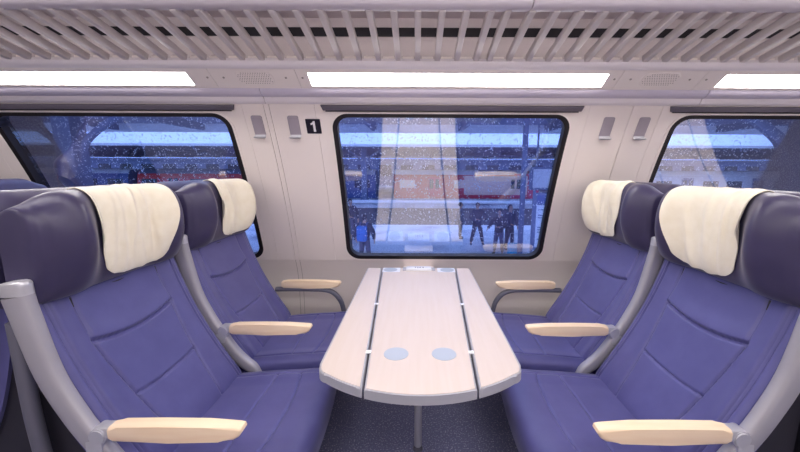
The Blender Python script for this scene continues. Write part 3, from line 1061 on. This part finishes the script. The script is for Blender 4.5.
def ellipsoid(name, c, r, mat, parent, keep=None):
    bm = bmesh.new()
    bmesh.ops.create_uvsphere(bm, u_segments=16, v_segments=10, radius=1)
    for v in bm.verts:
        v.co = Vector((c[0] + v.co.x * r[0], c[1] + v.co.y * r[1], c[2] + v.co.z * r[2]))
    if keep:
        bmesh.ops.delete(bm, geom=[v for v in bm.verts if not keep(v.co)], context='VERTS')
    return from_bm(name, bm, mat, parent, sharp=80)

_cloth = {}
def cloth(name, c):
    if name not in _cloth:
        _cloth[name] = material('clothes_' + name, srgb(*c), 0.85)
    return _cloth[name]

def person(x, y, h, rz, label, coat, legs, hair, stance=0.12, arms=((0.10, 0.0), (0.10, 0.0)), pack=None, long_coat=0.0, hood=None):
    """origin between the feet, figure faces local -Y; arms = (outward, forward bend) for each side"""
    t = thing('person', label, 'person', (x, y, GZ), 'people waiting on the platform', rz)
    k = h / 1.75
    S = lambda *p: tuple(q * k for q in p)
    body = [[(S(0, 0, 0.96), (0.14 * k, 0.10 * k)), (S(0, 0, 1.15), (0.125 * k, 0.09 * k)), (S(0, -0.01, 1.36), (0.15 * k, 0.10 * k)), (S(0, 0, 1.47), (0.06 * k, 0.055 * k)), (S(0, -0.02, 1.56), (0.065 * k, 0.075 * k)), (S(0, -0.02, 1.65), (0.078 * k, 0.095 * k)), (S(0, -0.01, 1.73), (0.05 * k, 0.06 * k))]]
    jacket = [[(S(0, 0, 0.76), (0.20 * k, 0.14 * k)), (S(0, 0, 1.12), (0.20 * k, 0.14 * k)), (S(0, -0.01, 1.34), (0.215 * k, 0.14 * k)), (S(0, 0, 1.47), (0.10 * k, 0.095 * k))]]
    trousers = [[(S(0, 0, 0.97), (0.15 * k, 0.115 * k))]]
    for i, s in enumerate((-1, 1)):
        out_, fwd = arms[i]
        sh_ = S(s * 0.20, 0, 1.40)
        el = S(s * (0.24 + out_), 0.02 - fwd * 0.35, 1.13)
        wr = S(s * (0.22 + out_ * (1.2 if fwd < 0.3 else -0.6)), -0.03 - fwd * 0.9, 0.88 + fwd * 0.55)
        d = Vector(wr) - Vector(el)
        d.normalize()
        hand = tuple(Vector(wr) + d * 0.05 * k)
        body.append([('@', 0, 2), (sh_, 0.05 * k), (el, 0.04 * k), (wr, 0.026 * k), (hand, (0.034 * k, 0.02 * k))])
        ci = len(body) - 1
        for f_ in range(4):
            off = Vector(((f_ - 1.5) * 0.0, (f_ - 1.5) * 0.019 * k, 0))
            ln = (0.068, 0.08, 0.075, 0.058)[f_] * k
            p1 = Vector(hand) + off + d * 0.02 * k
            p2 = p1 + d * ln * 0.5 + Vector((-s * 0.006 * k, 0, 0))
            p3 = p1 + d * ln + Vector((-s * 0.02 * k, 0, 0))
            body.append([('@', ci, 4), (tuple(p1), 0.009 * k), (tuple(p2), 0.0085 * k), (tuple(p3), 0.007 * k)])
        p1 = Vector(wr) + Vector((0, -0.03 * k, 0)) + d * 0.03 * k
        body.append([('@', ci, 3), (tuple(p1), 0.011 * k), (tuple(p1 + d * 0.035 * k + Vector((0, -0.02 * k, 0))), 0.009 * k)])
        jacket.append([('@', 0, 2), (S(s * 0.20, 0, 1.40), 0.095 * k), (el, 0.082 * k), (tuple(Vector(wr) - d * 0.02 * k), 0.062 * k)])
        hipx = s * 0.09
        fx = s * (0.05 + stance)
        leg = [(S(hipx, 0, 0.86), 0.085 * k), (S((hipx + fx) / 2, -0.015, 0.48), 0.06 * k), (S(fx, 0.01, 0.09), 0.042 * k)]
        body.append([('@', 0, 0)] + leg + [(S(fx + s * 0.01, -0.10, 0.04), 0.035 * k)])
        trousers.append([('@', 0, 0), (S(hipx, 0, 0.84), 0.115 * k), (S((hipx + fx) / 2, -0.015, 0.48), 0.088 * k), (S(fx, 0.01, 0.10), 0.07 * k)])
        skin_obj('shoe', [[(S(fx, 0.05, 0.045), 0.045 * k), (S(fx, -0.04, 0.045), 0.045 * k), (S(fx + s * 0.015, -0.16, 0.04), 0.038 * k)]], cloth('shoe', (40, 36, 38)), t)
    skin_obj('body', body, M['skin'], t)
    skin_obj('jacket', jacket, coat, t)
    skin_obj('trousers', trousers, legs, t)
    if long_coat:
        skin_obj('coat_skirt', [[(S(0, 0, 0.95), (0.20 * k, 0.14 * k)), (S(0, 0, 0.95 - long_coat), (0.24 * k, 0.17 * k))]], coat, t)
    # face: nose, eyes, mouth, ears
    ellipsoid('nose', S(0, -0.115, 1.62), S(0.012, 0.018, 0.02), M['skin'], t)
    for s in (-1, 1):
        ellipsoid('eye', S(s * 0.03, -0.098, 1.645), S(0.012, 0.01, 0.008), cloth('eye', (30, 26, 28)), t)
        ellipsoid('ear', S(s * 0.078, -0.01, 1.63), S(0.012, 0.02, 0.03), M['skin'], t)
    ellipsoid('mouth', S(0, -0.10, 1.575), S(0.024, 0.008, 0.006), cloth('mouth', (150, 80, 76)), t)
    ellipsoid('hood' if hood else 'hair', S(0, 0.012, 1.665), S(0.093, 0.107, 0.105), hood or hair, t,
              keep=lambda c: c.y > -0.055 * k or c.z > 1.70 * k)
    return t

navy = cloth('navy', (44, 48, 70))
dark = cloth('dark', (40, 38, 46))
grey = cloth('grey', (92, 92, 104))
jeans = cloth('jeans', (60, 68, 96))
hairb = cloth('hair_brown', (52, 40, 34))
hairk = cloth('hair_black', (26, 24, 28))
person(2.56, 14.9, 1.80, R(5), 'person in dark winter jacket standing with legs apart, middle window', navy, dark, hairk, stance=0.20, arms=((0.10, 0.45), (0.10, 0.45)))
person(3.10, 13.2, 1.70, R(-35), 'person in dark padded coat, left of the standing pair by the timetable', dark, jeans, hairb, arms=((0.12, 0.25), (0.08, 0.5)), long_coat=0.28)
pF = person(3.70, 14.0, 1.80, R(30), 'hooded person in dark coat, right of the pair by the timetable', navy, dark, hairk, arms=((0.06, 0.3), (0.14, 0.0)), hood=dark, long_coat=0.2)
person(2.0, 16.2, 1.68, R(80), 'person in grey jacket standing sideways beside the mirrored table edge', grey, dark, hairk)
person(-2.95, 15.6, 1.86, R(40), 'tall person in dark jacket behind the blue backpack wearer', dark, dark, hairk, arms=((0.14, 0.3), (0.1, 0.0)))
person(-1.74, 11.6, 1.70, R(165), 'person with turned back wearing a bright blue backpack', navy, jeans, hairb)
person(-5.6, 37.2, 1.75, R(10), 'small distant person in dark clothes on the far platform', dark, dark, hairk)
person(-2.45, 12.6, 1.72, R(-60), 'person in grey coat at the left edge of the middle window', grey, dark, hairk, long_coat=0.25)

# the backpack and the carried bag
bk = thing('backpack', 'bright blue rounded backpack on the back of a waiting person', 'backpack', (-1.74, 11.6, GZ + 0.95))
BK = cloth('backpack_blue', (24, 126, 214))
def rot(p, a):
    return (p[0] * math.cos(a) - p[1] * math.sin(a), p[0] * math.sin(a) + p[1] * math.cos(a), p[2])
a_ = R(165)
bm = bmesh.new()
bm_box(bm, -0.17, 0.17, 0.13, 0.32, -0.10, 0.42, 0.07, 4)
for v in bm.verts:
    v.co = Vector(rot(v.co, a_))
from_bm('main_pouch', bm, BK, bk)
bm = bmesh.new()
bm_box(bm, -0.12, 0.12, 0.29, 0.38, -0.06, 0.16, 0.035, 3)
for v in bm.verts:
    v.co = Vector(rot(v.co, a_))
from_bm('front_pocket', bm, BK, bk)
for s in (-1, 1):
    swept('strap', [rot(q, a_) for q in spline([(s * 0.11, 0.14, 0.38), (s * 0.12, 0.02, 0.50), (s * 0.13, -0.13, 0.40), (s * 0.14, -0.135, 0.15), (s * 0.15, 0.02, 0.0), (s * 0.14, 0.13, -0.05)], 24)],
          0.008, 0.025, M['trainblue'], bk, side=(math.cos(a_), math.sin(a_), 0), n=8, p=3)
sb2 = thing('suitcase', 'small cyan suitcase standing at the feet of the waiting pair', 'suitcase', (3.42, 12.4, GZ))
CY = cloth('suitcase_cyan', (26, 170, 214))
box('shell', -0.17, 0.17, -0.11, 0.11, 0.05, 0.60, CY, sb2, 0.04, 3)
for s in (-1, 1):
    for q in (-1, 1):
        bm = bmesh.new()
        bmesh.ops.create_cone(bm, cap_ends=True, segments=12, radius1=0.03, radius2=0.03, depth=0.02, matrix=Matrix.Translation((s * 0.12, q * 0.07, 0.03)) @ Matrix.Rotation(math.pi / 2, 4, 'Y'))
        from_bm('wheel', bm, M['black'], sb2)
swept('handle', spline([(-0.08, 0.08, 0.58), (-0.08, 0.08, 0.90), (-0.05, 0.08, 0.94), (0.05, 0.08, 0.94), (0.08, 0.08, 0.90), (0.08, 0.08, 0.58)], 20), 0.010, 0.010, M['chrome'], sb2, n=8)
